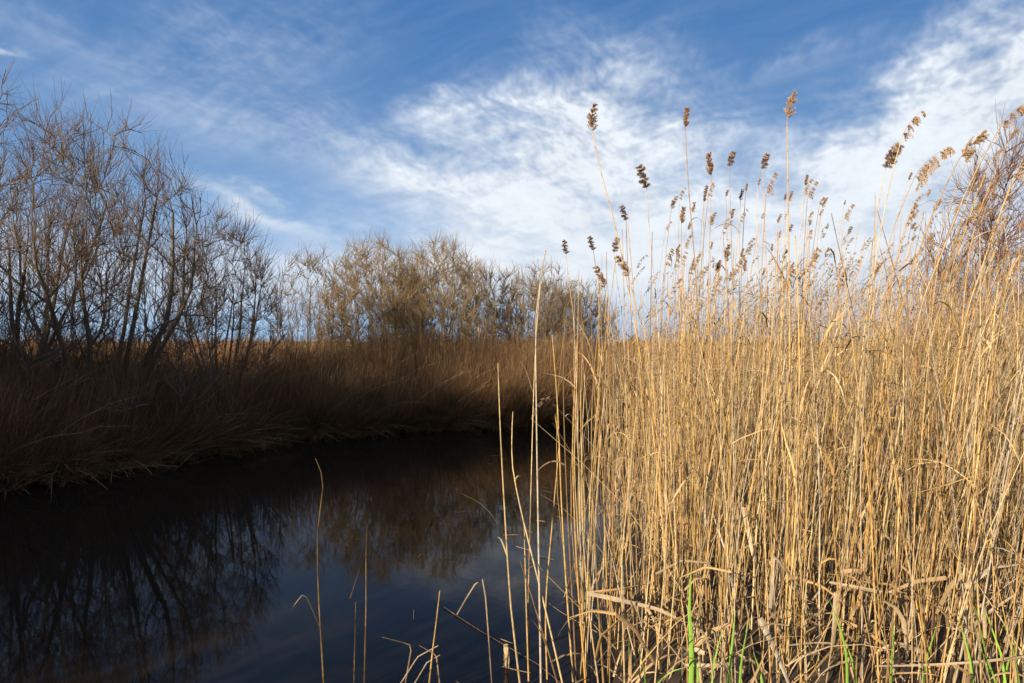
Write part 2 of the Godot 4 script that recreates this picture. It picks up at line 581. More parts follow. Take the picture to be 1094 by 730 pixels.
func build_plumed_reeds() -> void:
	var tall := "tall plumed reeds against the sky"
	photo_reed([[633, 141], [640, 176], [655, 232], [668, 292], [684, 380], [700, 480]], 3.5, 0.0050, "tallest reed leaning out toward the water, brown plume of four tufts", tall, 0, 0.85, 0, 0.0, 0.4)
	photo_reed([[691, 202], [694, 250], [700, 310], [706, 400]], 3.7, 0.0045, "reed with narrow double-tufted plume between two taller plumed reeds", tall, 5, 1.2, 0, 0.0, 2.6)
	photo_reed([[732, 137], [736, 205], [743, 290], [748, 390], [752, 480]], 3.4, 0.0048, "straight reed with a small compact plume, taller than its neighbours", tall, 2, 0.8, 0, 0.1, 0.2)
	photo_reed([[760, 189], [759, 230], [757, 300], [757, 400]], 3.9, 0.0042, "reed with short plump upright plume beside a slimmer plumed reed", tall, 2, 1.0, 0, 0.0, 2.9)
	photo_reed([[779, 178], [781, 240], [783, 320], [785, 420]], 3.9, 0.0042, "slim upright reed with tiny dark plume at its very tip", tall, 5, 0.8, 0, 0.0, 0.0)
	photo_reed([[815, 181], [817, 240], [820, 320], [822, 420]], 4.2, 0.0040, "slender reed with sparse ragged plume among shorter plumes", tall, 5, 0.9, 0, 0.0, 0.0)
	photo_reed([[841, 131], [842, 200], [843, 280], [844, 380], [842, 480]], 3.3, 0.0050, "dead straight tall reed with long narrow upright plume", tall, 4, 0.9, 0, 0.0, -0.8)
	photo_reed([[964, 146], [955, 178], [945, 225], [934, 290], [920, 390]], 3.5, 0.0048, "reed arching with the wind, long nodding plume of ragged tufts", tall, 1, 0.9, 0, 0.0, 0.0)
	photo_reed([[946, 180], [941, 205], [934, 260], [926, 340]], 3.6, 0.0040, "thin reed with slim bent-over plume beside the long nodding plume", tall, 5, 1.3, 0, 0.0, 0.1)
	photo_reed([[976, 192], [966, 215], [950, 258], [936, 320], [920, 400]], 3.3, 0.0050, "windswept reed with the longest plume, tufts strung down the stalk", tall, 3, 1.0, 0, 0.0, 0.1)
	photo_reed([[1024, 172], [1010, 200], [992, 240], [970, 310], [950, 390]], 3.3, 0.0048, "leaning reed with dark one-sided plume in front of the reddish shrub", tall, 4, 1.0, 0, 0.0, 0.1)
	photo_reed([[1071, 132], [1052, 165], [1030, 210], [1005, 275], [975, 370]], 3.0, 0.0052, "highest windswept reed over the reddish shrub with broad tan plume", tall, 1, 0.85, 0, 0.0, 0.0)
	photo_reed([[1083, 190], [1068, 230], [1048, 290], [1025, 380]], 3.1, 0.0048, "windswept reed with fluffy pale plume over the reddish shrub", tall, 6, 0.75, 0, 0.0, 0.1)
	var small := "small plumed reeds at the water edge of the bed"
	for s in [[605, 272, 612, 330, 3.9, 5], [634, 268, 640, 300, 3.8, 5], [646, 308, 655, 360, 3.5, 0], [656, 270, 664, 330, 3.7, 5], [669, 236, 674, 330, 3.6, 5], [672, 296, 690, 360, 3.4, 0], [728, 240, 731, 330, 3.8, 2], [583, 268, 575, 330, 4.2, -1]]:
		photo_reed([[s[0], s[1]], [(s[0] + s[2]) / 2.0 - 1.0, (s[1] + s[3]) / 2.0], [s[2], s[3]], [s[2] + (s[2] - s[0]) * 0.6, s[3] + 90]], s[4], 0.0040, "thin reed with a small drooping plume at the open water edge", small, s[5], 0.75, rng.randi_range(0, 1), 0.0, rf(-0.5, 3.4))
	# the crowd of plumes along the top of the bed
	for k in 139:
		var x := rf(700, 1094)
		if k < 45: x = rf(715, 880)
		if k > 100: x = rf(960, 1100)
		var right := clampf((x - 860.0) / 230.0, 0.0, 1.0)
		var y := lerpf(318 - 120 * pow(rng.randf(), 1.4), 300 - 160 * pow(rng.randf(), 1.1), right)
		var d := rf(3.3, 6.2)
		var lean := -(0.04 + 0.5 * right) + rf(-0.12, 0.08)
		reed_to_sky(x, y, d, lean, k)

func reed_to_sky(x: float, y: float, d: float, lean: float, k: int) -> void:
	var kind := rng.randi() % 7
	var size := rf(0.34, 0.64)
	var leaves := rng.randi_range(0, 2)
	var label := "%s %s plume on %s reed, one of the crowd above the bed" % [["small", "middling", "large"][mini(2, int((size - 0.34) / 0.10))], ["tufted", "long nodding", "short spindle", "longest nodding", "slim upright", "dark stubby", "loose pale nodding"][kind], ["a leafless", "a single-leaved", "a two-leaved"][leaves]]
	photo_reed([[x, y], [x + lean * 35, y + 40], [x + lean * 80, y + 110], [x + lean * 100, y + 200]], d, rf(0.0030, 0.0042), label, "crowd of plumes above the dense bed", kind, size, leaves, rf(-0.2, 0.2), rf(-1.2, 1.2))

func build_front_reeds() -> void:
	# plain stalks that stand out in front of the mass
	var g := "bare stalks along the front of the bed"
	for k in 96:
		var z := -2.62 - 1.3 * pow(rng.randf(), 1.3)
		var x := lerpf(bed_edge(z) + 0.02, -z * 0.74, rng.randf())
		if z > -2.9 + x * 0.28: z -= 0.5
		var base := Vector3(x, ground_height(x, z) - 0.02, z)
		var h := bed_height(x, z) * rf(0.7, 1.12)
		var right := clampf((x / -z - 0.2) / 0.5, 0, 1)
		var lx := rf(-0.14, 0.14) + 0.16 * right
		if rng.randf() < 0.2 and x > bed_edge(z) + 0.6: lx -= rf(0.15, 0.4)
		if x < bed_edge(z) + 0.4: lx = rf(-0.04, 0.08)
		var tip := base + Vector3(lx * h, h * (1.0 - absf(lx) * 0.25), rf(-0.1, 0.1) * h)
		var mid := base.lerp(tip, 0.5) + Vector3(rf(-0.05, 0.05) - lx * 0.08, 0, rf(-0.03, 0.03))
		var leaves := rng.randi_range(0, 2)
		var r := rf(0.0026, 0.0042)
		var label := "%s %s reed stalk, %s, %s, in the bed's front row" % ["thick" if r > 0.0034 else "thin", "tall" if tip.y > 1.75 else "short", ["no leaf", "one torn leaf", "two torn leaves"][leaves], "leaning toward the water" if lx < -0.05 else ("leaning from the water" if lx > 0.1 else "upright")]
		reed(PackedVector3Array([base, base.lerp(mid, 0.5), mid, mid.lerp(tip, 0.5) + Vector3(rf(-0.015, 0.015), 0, 0), tip]), r, label, g, -1, 1.0, leaves)
	# stragglers standing in the water
	var w := "reed stalks standing in the open water beside the bed"
	for s in [[[532, 388], [535, 470], [540, 560], [546, 650], [556, 735]], [[548, 440], [547, 495], [560, 560], [580, 640], [602, 735]], [[583, 265], [573, 335], [573, 430], [575, 560], [578, 735]],
			[[590, 358], [596, 440], [600, 540], [606, 640], [613, 735]], [[604, 330], [602, 420], [606, 540], [612, 650], [616, 735]], [[560, 560], [562, 640], [565, 735]], [[617, 360], [612, 470], [616, 600], [626, 735]], [[598, 470], [590, 560], [583, 650], [585, 735]], [[625, 400], [621, 520], [628, 640], [640, 735]], [[640, 340], [632, 450], [636, 590], [645, 735]], [[556, 600], [575, 660], [597, 735]]]:
		photo_reed(s, rf(2.95, 3.3), rf(0.0036, 0.0052), "golden reed stalk standing in open water just outside the bed", w, -1, 1.0, rng.randi_range(0, 2), rf(-0.1, 0.1))
	photo_reed([[337, 490], [346, 512], [339, 570], [341, 650], [346, 735]], 3.0, 0.0050, "lone reed in the dark water with a kinked tip", "", -1, 1.0, 0, 0.0, 0.0, Color(0.23, 0.145, 0.065))  # lone stalks: tone darkened to carry the partial shade they stand in
	photo_reed([[392, 562], [391, 590], [391, 650], [389, 735]], 3.0, 0.0042, "lone reed in the dark water with one folded leaf, beside a shorter stub", "", -1, 1.0, 0, 0.0, 0.0, Color(0.23, 0.15, 0.075))
	photo_reed([[380, 643], [379, 690], [378, 735]], 3.0, 0.0042, "short snapped reed stub beside the reed with a folded leaf", "", -1, 1.0, 0, 0.0, 0.0, Color(0.27, 0.185, 0.09))
	photo_reed([[470, 631], [466, 665], [458, 735]], 2.95, 0.0050, "leaning snapped reed stub rising from a tangle of broken leaves", "", -1, 1.0, 0)

func build_near_litter() -> void:
	# thin folded leaves over the dark water
	var tan := Color(0.27, 0.20, 0.12)
	for s in [[[342, 672], [334, 652], [325, 633], [313, 648], [302, 670]], [[342, 674], [336, 656], [328, 640], [318, 655], [307, 674]], [[374, 640], [383, 612], [391, 588]]]:
		loose_leaf(s, 3.0, 0.006, tan, "thin withered leaf drooping from a lone reed over dark water", "withered leaves over the dark water")
	loose_leaf([[488, 657], [500, 636], [514, 614], [518, 630], [521, 668], [524, 712], [526, 742]], 3.05, 0.007, tan, "long leaf snapped into a sharp peak above the dark water")
	for s in [[[425, 735], [446, 702], [468, 690]], [[432, 735], [440, 690], [428, 686], [408, 681]], [[440, 735], [456, 708], [470, 700]], [[470, 735], [466, 700], [448, 690]], [[448, 735], [462, 712], [474, 735]]]:
		loose_leaf(s, 2.98, 0.006, Color(0.34, 0.25, 0.145), "broken pale leaf in a tangle standing in the water", "tangle of broken leaves in the water")
	# a dark stalk lying at the surface and the pale stub
	var dark := Color(0.15, 0.10, 0.06)
	var p := PackedVector3Array()
	for q in [[474, 650], [508, 672], [545, 694], [575, 712], [606, 738]]:
		var d: float = EYE * F / (q[1] - 365.0)
		var at := px(q[0], q[1], d)
		p.append(Vector3(at.x, 0.004 + rf(0, 0.004), at.z))
	reed(p, 0.0030, "dark sodden stalk lying across the water surface", "", -1, 1.0, 0, dark)
	var stub := thing("bulrush_stub", "pale thick cut stub of bulrush standing out of the water", "stub", px(541, 712, 3.38))
	var b := Buf.new()
	var pts := PackedVector3Array([Vector3(0, -0.12, 0), Vector3(0, 0, 0), Vector3(0, 0.05, 0), Vector3(-0.003, 0.105, 0)])
	b.tube(pts, PackedFloat32Array([0.0125, 0.013, 0.0125, 0.0125]), PackedColorArray([Color(0.5, 0.38, 0.22)]), 8)
	b.cap(pts[3], Vector3.UP, 0.0125, Color(0.62, 0.5, 0.33), 8)
	part("stem", b.mesh(M.straw), stub)
	var sl := Buf.new()
	sl.ribbon(PackedVector3Array([Vector3(0.008, 0, 0.012), Vector3(0.009, 0.06, 0.0125), Vector3(0.007, 0.098, 0.013)]), PackedFloat32Array([0.006, 0.006, 0.005]), Vector3(1, 0, 0.2), PackedColorArray([Color(0.6, 0.48, 0.3)]))
	part("sheath", sl.mesh(M.leaf), stub)
	for k in 26:
		var z := -3.2 - 8.0 * rng.randf()
		var x := bed_edge(z) - 0.25 - rf(0.0, 1.0) * rf(0.1, 2.2)
		if pond_distance(Vector2(x, z)) > -0.1: continue
		var a := rf(0, TAU)
		var l := rf(0.03, 0.16)
		var o := thing("floating_straw", "%s bit of dead reed floating flat on the dark water" % ("long" if l > 0.09 else "short"), "reed scrap", Vector3(x, 0.004, z), "reed scraps afloat on the water")
		var fb := Buf.new()
		fb.tube(PackedVector3Array([Vector3(-cos(a), 0, -sin(a)) * l * 0.5, Vector3(0, 0.001, 0.004), Vector3(cos(a), 0, sin(a)) * l * 0.5]), PackedFloat32Array([0.002, 0.0026, 0.0016]), PackedColorArray([vary(Color(0.34, 0.25, 0.14), 0.25)]), 5)
		part("stem", fb.mesh(M.straw), o)
	# broad dead bulrush leaves fallen through the front of the bed
	var pale := Color(0.416, 0.336, 0.224)
	var gold := Color(0.448, 0.304, 0.136)
	loose_leaf([[628, 634], [660, 641], [700, 650], [722, 660]], 3.02, 0.020, pale, "broad pale leaf lying level across stems at the bed's water edge")
	loose_leaf([[628, 634], [660, 630], [692, 624]], 3.05, 0.016, gold, "golden broad leaf meeting the level pale leaf at a point")
	loose_leaf([[636, 706], [642, 680], [660, 664], [676, 648]], 2.95, 0.018, gold, "curled broad leaf bent low into the water edge of bed")
	loose_leaf([[812, 661], [822, 682], [832, 704], [846, 738]], 2.75, 0.026, Color(0.448, 0.400, 0.320), "wide bleached leaf slanting down, striped by stalk shadows")
	loose_leaf([[896, 689], [880, 706], [856, 734]], 2.7, 0.026, gold, "wide golden leaf snapped over at a sharp corner")
	loose_leaf([[897, 688], [870, 687], [840, 690]], 2.7, 0.010, pale, "narrow leaf bent level from the sharp-cornered golden leaf")
	loose_leaf([[827, 596], [828, 594], [842, 612], [858, 640], [872, 662]], 2.85, 0.016, Color(0.360, 0.312, 0.248), "grey folded leaf hanging down from a sharp crease")
	loose_leaf([[823, 650], [825, 622], [827, 596]], 2.85, 0.016, Color(0.360, 0.312, 0.248), "grey upright leaf carrying the folded hanging leaf")
	loose_leaf([[894, 634], [892, 668], [888, 704]], 2.72, 0.024, Color(0.384, 0.296, 0.192), "stout broken leaf base standing upright among the litter")
	loose_leaf([[794, 542], [799, 566], [806, 600]], 3.0, 0.020, Color(0.496, 0.400, 0.256), "pale stiff upright leaf half way up the front stems")
	loose_leaf([[850, 617], [878, 626], [910, 650]], 2.9, 0.014, gold, "golden leaf curving over in front of the dark gap")
	loose_leaf([[1094, 702], [1040, 708], [985, 711], [935, 712]], 2.62, 0.010, pale, "long pale leaf lying level over the litter under the bed")
	for k in 34:
		var x := rf(650, 1085)
		var y := rf(610, 725)
		var a := rf(-1.0, 1.0) + (PI if rng.randf() < 0.5 else 0.0)
		var l := rf(22, 70)
		var q := [[x, y], [x + cos(a) * l * 0.5, y + sin(a) * l * 0.5 - rf(0, 8)], [x + cos(a) * l, y + sin(a) * l + rf(-6, 12)]]
		var wide := rf(0.010, 0.022)
		loose_leaf(q, rf(2.65, 3.1), wide, vary([pale, gold, Color(0.320, 0.224, 0.120)][k % 3], 0.15), "%s %s %s dead leaf fallen among the feet of the near reeds" % ["long" if l > 46.0 else "short", "broad" if wide > 0.016 else "narrow", ["pale", "golden", "brown"][k % 3]], "fallen broad leaves under the near reeds")
	# fresh green blades
	var green := Color(0.17, 0.31, 0.04)
	green_blade([[738, 735], [739, 690], [736, 650], [739, 605]], 2.62, 0.019, green, "tallest fresh green blade rising between dead stalks")
	green_blade([[748, 735], [741, 700], [735, 650]], 2.64, 0.013, green, "green blade hugging the tallest green blade")
	green_blade([[700, 730], [716, 718], [733, 713]], 2.7, 0.012, Color(0.2, 0.3, 0.05), "yellow-green blade bent over nearly level near the water edge")
	green_blade([[673, 705], [672, 688], [674, 672]], 3.0, 0.014, Color(0.14, 0.2, 0.05), "short thick green shoot in the dark gap by the water edge")
	for s in [[[778, 735], [782, 690], [786, 652]], [[790, 735], [793, 700], [800, 664]], [[905, 700], [898, 672], [886, 640]], [[1060, 735], [1052, 690], [1034, 615]], [[1075, 735], [1070, 700], [1052, 650]], [[1084, 735], [1086, 700], [1081, 662]], [[952, 720], [954, 690], [955, 650]], [[1066, 735], [1058, 712], [1045, 690]], [[815, 735], [812, 716], [805, 698]], [[1090, 735], [1082, 690], [1070, 660]], [[1040, 735], [1036, 700], [1022, 655]], [[985, 735], [990, 705], [1001, 668]], [[760, 735], [764, 700], [773, 672]], [[690, 735], [688, 712], [680, 690]], [[1072, 735], [1078, 704], [1090, 676]], [[915, 735], [912, 710], [903, 684]]]:
		green_blade(s, rf(2.5, 2.75), rf(0.007, 0.012), vary(green, 0.25), "young green blade shooting up through dead reed litter", "green shoots under the near reeds")

func loose_leaf(pixels: Array, d: float, width: float, col: Color, label: String, group := "") -> void:
	var pts := PackedVector3Array()
	for q in pixels:
		pts.append(px(q[0], q[1], d + rf(-0.04, 0.04)))
	var base := pts[0]
	for q in pts:
		if q.y < base.y: base = q
	var o := thing("dead_leaf", label, "leaf", base, group)
	var c := Curve3D.new()
	for k in pts.size():
		var tg := (pts[mini(k + 1, pts.size() - 1)] - pts[maxi(k - 1, 0)]) * 0.14
		c.add_point(pts[k] - base, -tg, tg)
	var n := 10
	var p := PackedVector3Array()
	var w := PackedFloat32Array()
	var cc := PackedColorArray()
	var total := c.get_baked_length()
	for k in n + 1:
		var t := float(k) / n
		p.append(c.sample_baked(total * t))
		w.append(width * 0.5 * (1.0 - 0.45 * t * t) * rf(0.9, 1.08))
		cc.append(vary(col, 0.12))
	var b := Buf.new()
	var across := (pts[pts.size() - 1] - pts[0]).cross(Vector3(0, 0, 1)) + Vector3(0, 0, rf(-0.3, 0.3))
	b.ribbon(p, w, across, cc, rf(-0.7, 0.7))
	part("leaf_blade", b.mesh(M.leaf), o)

func green_blade(pixels: Array, d: float, width: float, col: Color, label: String, group := "") -> void:
	var pts := PackedVector3Array()
	for q in pixels:
		pts.append(px(q[0], q[1], d))
	var gy := ground_height(pts[0].x, pts[0].z)
	if pts[0].y > gy:
		pts.insert(0, Vector3(pts[0].x, gy - 0.01, pts[0].z))
	var base := pts[0]
	var o := thing("green_shoot", label, "grass", base, group)
	var c := Curve3D.new()
	for k in pts.size():
		var tg := (pts[mini(k + 1, pts.size() - 1)] - pts[maxi(k - 1, 0)]) * 0.16
		c.add_point(pts[k] - base, -tg, tg)
	var p := PackedVector3Array()
	var w := PackedFloat32Array()
	var total := c.get_baked_length()
	for k in 9:
		var t := k / 8.0
		p.append(c.sample_baked(total * t))
		w.append(width * 0.5 * (1.0 - t * t * t) + 0.0004)
	var b := Buf.new()
	b.ribbon(p, w, Vector3(1, 0, rf(-0.5, 0.5)), PackedColorArray([col]), rf(-0.5, 0.5))
	part("leaf_blade", b.mesh(M.green), o)

# ---------------------------------------------------------------- far bank
var bank: PackedVector2Array = [Vector2(-14, -3.2), Vector2(-8.5, -5.2), Vector2(-5.5, -7.3), Vector2(-4.75, -8.7), Vector2(-3.75, -11.0), Vector2(-1.6, -12.2), Vector2(0.2, -12.9), Vector2(2.0, -14.0), Vector2(6.0, -16.0), Vector2(14.0, -18.0)]

func tuft(kind: int, height: float) -> ArrayMesh:
	var b := Buf.new()
	var stiff := kind >= 3      # upright reeds rather than arching sedge
	for k in 46:
		var a := rf(0, TAU)
		var r := rf(0, 0.16)
		var base := Vector3(cos(a) * r, -0.05, sin(a) * r)
		var h := height * rf(0.5, 1.08)
		var out := Vector3(cos(a), 0, sin(a)) * rf(0.05, 0.5) + Vector3(rf(-0.15, 0.4), 0, rf(-0.2, 0.2))
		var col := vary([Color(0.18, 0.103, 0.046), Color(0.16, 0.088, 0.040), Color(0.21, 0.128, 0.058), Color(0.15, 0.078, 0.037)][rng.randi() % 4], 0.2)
		if stiff: out *= 0.5
		if rng.randf() < 0.07:
			col = vary(Color(0.30, 0.20, 0.105), 0.2)
			out += Vector3(rf(-0.5, 0.6), 0, rf(-0.3, 0.3))
		if k % 4 == 0 or (stiff and k % 4 < 3):
			add_stem(b, stem_path(base, base + Vector3(out.x * h * 0.7, h, out.z * h * 0.7), out * -0.08, 4), rf(0.0028, 0.0052), col * 1.15, 3)
		else:
			var p := PackedVector3Array()
			var w := PackedFloat32Array()
			for s in 6:
				var t := s / 5.0
				p.append(base + Vector3(0, h * (t - 0.22 * t * t * t), 0) + out * h * t * t * 0.95)
				w.append(0.0060 * (1.0 - t * 0.85))
			b.ribbon(p, w, Vector3(-out.z, 0, out.x) + Vector3(0.001, 0, 0), PackedColorArray([col]), rf(-0.8, 0.8))
	return b.mesh(M.sedge)

func scatter(called: String, parent: Node, mesh: Mesh, xf: Array, cols: PackedColorArray) -> void:
	var mm := MultiMesh.new()
	mm.transform_format = MultiMesh.TRANSFORM_3D
	mm.use_colors = true
	mm.mesh = mesh
	mm.instance_count = xf.size()
	for k in xf.size():
		mm.set_instance_transform(k, xf[k])
		mm.set_instance_color(k, cols[k])
	var o := MultiMeshInstance3D.new()
	o.name = called
	o.multimesh = mm
	parent.add_child(o, true)

func build_far_bank() -> void:
	var tufts := []
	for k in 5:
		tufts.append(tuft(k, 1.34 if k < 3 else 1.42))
	var xf := [[], [], [], [], []]
	var cl := [PackedColorArray(), PackedColorArray(), PackedColorArray(), PackedColorArray(), PackedColorArray()]
	for s in bank.size() - 1:
		var a := bank[s]
		var e := bank[s + 1]
		var run := (e - a).normalized()
		var inland := Vector2(run.y, -run.x)
		var length := a.distance_to(e)
		for k in int(length * 4.2 * 21):
			var t := rng.randf()
			var d := 0.02 + 4.2 * pow(rng.randf(), 1.5)
			var q := a.lerp(e, t) + inland * d
			if pond_distance(q) < -0.15: continue
			var sc := lerpf(0.85, 1.18, clampf(d / 1.0, 0, 1)) * rf(0.82, 1.14)
			if rng.randf() < 0.06: sc *= 1.2
			var bs := Basis(Vector3.UP, rf(-0.9, 0.9)).scaled(Vector3(rf(0.9, 1.2), sc, rf(0.9, 1.2)))
			if d < 0.5:
				bs = Basis(Vector3(-inland.y, 0, inland.x).normalized(), rf(-0.05, 0.24)) * bs
			bs = Basis(Vector3(rf(-1, 1), 0, rf(-1, 1)).normalized(), rf(0.0, 0.40)) * bs
			var w := rng.randi() % 3
			if gnoise.get_noise_2d(q.x * 1.6 + 90.0, q.y * 1.6) + rf(-0.25, 0.25) > 0.0: w = 3 + rng.randi() % 2
			bs = bs.scaled(Vector3(1, 1.0 + 0.22 * gnoise.get_noise_2d(q.x * 2.5, q.y * 2.5 + 40.0), 1))
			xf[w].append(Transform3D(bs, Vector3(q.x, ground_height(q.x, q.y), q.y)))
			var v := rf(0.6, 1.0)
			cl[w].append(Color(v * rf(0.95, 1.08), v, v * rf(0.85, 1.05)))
		for k in int(length * 30):      # sedge collapsed over the edge into the water
			var q := a.lerp(e, rng.randf()) + inland * rf(-0.12, 0.3)
			var bs := Basis(Vector3.UP, rf(0, TAU)).scaled(Vector3(rf(0.7, 1.1), rf(0.3, 0.75), rf(0.7, 1.1)))
			bs = Basis(Vector3(-inland.y, 0, inland.x).normalized().rotated(Vector3.UP, rf(-0.7, 0.7)), rf(0.5, 1.25)) * bs
			var w := rng.randi() % 5
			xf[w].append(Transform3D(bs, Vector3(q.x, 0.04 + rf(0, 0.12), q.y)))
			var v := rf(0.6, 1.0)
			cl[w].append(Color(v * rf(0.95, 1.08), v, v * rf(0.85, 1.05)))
	var o := Node3D.new()
	o.name = "bank_sedge"
	add_child(o)
	tag(o, "brown dead sedge and reeds covering the far bank", "sedge", "", "stuff")
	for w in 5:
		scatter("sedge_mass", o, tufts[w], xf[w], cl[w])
	# the sunlit reed field beyond
	var fx := [[], [], [], [], []]
	var fc := [PackedColorArray(), PackedColorArray(), PackedColorArray(), PackedColorArray(), PackedColorArray()]
	for k in 9000:
		var z := -13.0 - 75.0 * pow(rng.randf(), 2.0)
		var x := rf(-0.85, 0.85) * -z
		if pond_distance(Vector2(x, z)) < 3.6: continue
		var sc := rf(0.9, 1.22)
		var w := rng.randi() % 5
		var wide := 1.0 + -z * 0.03
		fx[w].append(Transform3D(Basis(Vector3.UP, rf(-0.9, 0.9)).scaled(Vector3(wide, sc, wide)), Vector3(x, 0.08, z)))
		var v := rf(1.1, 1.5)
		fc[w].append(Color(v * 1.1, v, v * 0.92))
	var f := Node3D.new()
	f.name = "reed_field"
	add_child(f)
	tag(f, "sunlit brown reed field stretching away behind the willows", "reed field", "", "stuff")
	for w in 5:
		scatter("reed_mass", f, tufts[w], fx[w], fc[w])
	# pale broken stalks lying at the foot of the far bank
	for k in 20:
		var s: int = 2 + k % 5
		var run := (bank[s + 1] - bank[s]).normalized()
		var q := bank[s].lerp(bank[s + 1], rng.randf()) - Vector2(run.y, -run.x) * rf(-0.05, 0.35)
		var turn := rf(-1.5, 1.5)
		var dir := Vector3(run.x, 0, run.y).rotated(Vector3.UP, turn) * rf(0.15, 0.5)
		var mid := Vector3(q.x, rf(0.05, 0.3), q.y)
		reed(PackedVector3Array([mid - dir + Vector3(0, rf(-0.02, 0.16), 0), mid, mid + dir + Vector3(0, rf(-0.2, -0.06), 0)]), rf(0.0026, 0.0042), "pale broken stalk lying at the foot of the far bank", "broken stalks along the far waterline", -1, 1.0, 0, vary(Color(0.26, 0.18, 0.10), 0.2))

# ---------------------------------------------------------------- willows
func branch(b: Buf, at: Vector3, dir: Vector3, length: float, r0: float, r1: float, seg: int, wiggle: float, rise: float, col: Color, sides: int, within := 0.0) -> PackedVector3Array:
	var p := PackedVector3Array([at])
	var rr := PackedFloat32Array([r0])
	var cc := PackedColorArray([col])
	var d := dir
	var q := at
	for k in seg:
		d = (d + Vector3(rf(-1, 1), rf(-1, 1), rf(-1, 1)) * wiggle + Vector3.UP * rise).normalized()
		if within > 0.0 and Vector2(q.x, q.z).length() > within:      # grown out to the side of the crown: turn up
			d = Vector3(d.x * 0.45, d.y + 0.3, d.z * 0.45).normalized()
		q += d * length / seg
		p.append(q)
		rr.append(lerpf(r0, r1, (k + 1.0) / seg))
		cc.append(vary(col, 0.12))
	b.tube(p, rr, cc, sides)
	return p

func fan(d: Vector3, spread: float) -> Vector3:
	var s := d.cross(Vector3(rf(-1, 1), rf(-1, 1), rf(-1, 1))).normalized()
	return d.rotated(s, spread)

# nodes of the tree being grown: place, heading, limb, way from the root
var np := PackedVector3Array()
var nd := PackedVector3Array()
var nl := PackedInt32Array()
var nw := PackedFloat32Array()

func crown_points(k: Dictionary, n: int, inner: float) -> Array:
	var out := []
	var c := Vector3(0, k.h * 0.40, 0)
	var rad := Vector3(k.wide, k.h * 0.60, k.wide)
	while out.size() < n:
		var e := Vector3(rf(-1, 1), rf(-1, 1), rf(-1, 1))
		var l := e.length()
		if l > 1.0 or rng.randf() > inner + (1.0 - inner) * l: continue
		var q := c + e * rad
		var bump := 1.0 - 0.14 * (gnoise.get_noise_3d(q.x * 4.0 + k.h * 9.0, q.y * 3.0, q.z * 4.0) + 0.4)
		q = c + e * rad * bump
		if q.y < k.h * 0.10 + 0.15 * Vector2(q.x, q.z).length(): continue
		out.append(q)
	out.sort_custom(func(a, b): return a.length_squared() < b.length_squared())
	return out

func reach(b: Buf, target: Vector3, r0: float, r1: float, seg: int, col: Color, sides: int, limit: int) -> int:
	# a branch from the nearest node to the target, leaving along the parent's heading; returns the limb it belongs to
	var best := 1e9
	var at := 0
	for j in limit:
		var v := target - np[j]
		var flat := Vector2(v.x, v.z).length()
		var cost := v.length() + flat * 1.1 + nw[j] * 0.03
		cost += (1.0 - nd[j].dot(v.normalized())) * v.length() * 0.7
		if v.y < flat * 0.5: cost += (flat * 0.5 - v.y) * 1.2
		if cost < best:
			best = cost
			at = j
	var p0 := np[at]
	if sides > 3: r0 *= clampf(1.25 - nw[at] * 0.24, 0.38, 1.0)      # boughs thin out along the limb
	var dist := p0.distance_to(target)
	var mid := p0.lerp(target, 0.5) + (nd[at] * 0.14 + Vector3(target.x - p0.x, 0, target.z - p0.z) / maxf(dist, 0.01) * 0.10 + Vector3(rf(-0.09, 0.09), rf(-0.05, 0.05), rf(-0.09, 0.09))) * dist
	var p := PackedVector3Array()
	var rr := PackedFloat32Array()
	var cc := PackedColorArray()
	var prev := p0
	for s in seg + 1:
		var t := float(s) / seg
		var q := p0.lerp(mid, t).lerp(mid.lerp(target, t), t)
		if s > 0 and s < seg: q += Vector3(rf(-1, 1), rf(-1, 1), rf(-1, 1)) * dist * 0.03
		p.append(q)
		rr.append(lerpf(r0, r1, t))
		cc.append(vary(col, 0.14))
		if s > 0:
			np.append(q); nd.append((q - prev).normalized()); nl.append(nl[at]); nw.append(nw[at] + dist * t)
		prev = q
	b.tube(p, rr, cc, sides)
	return nl[at]

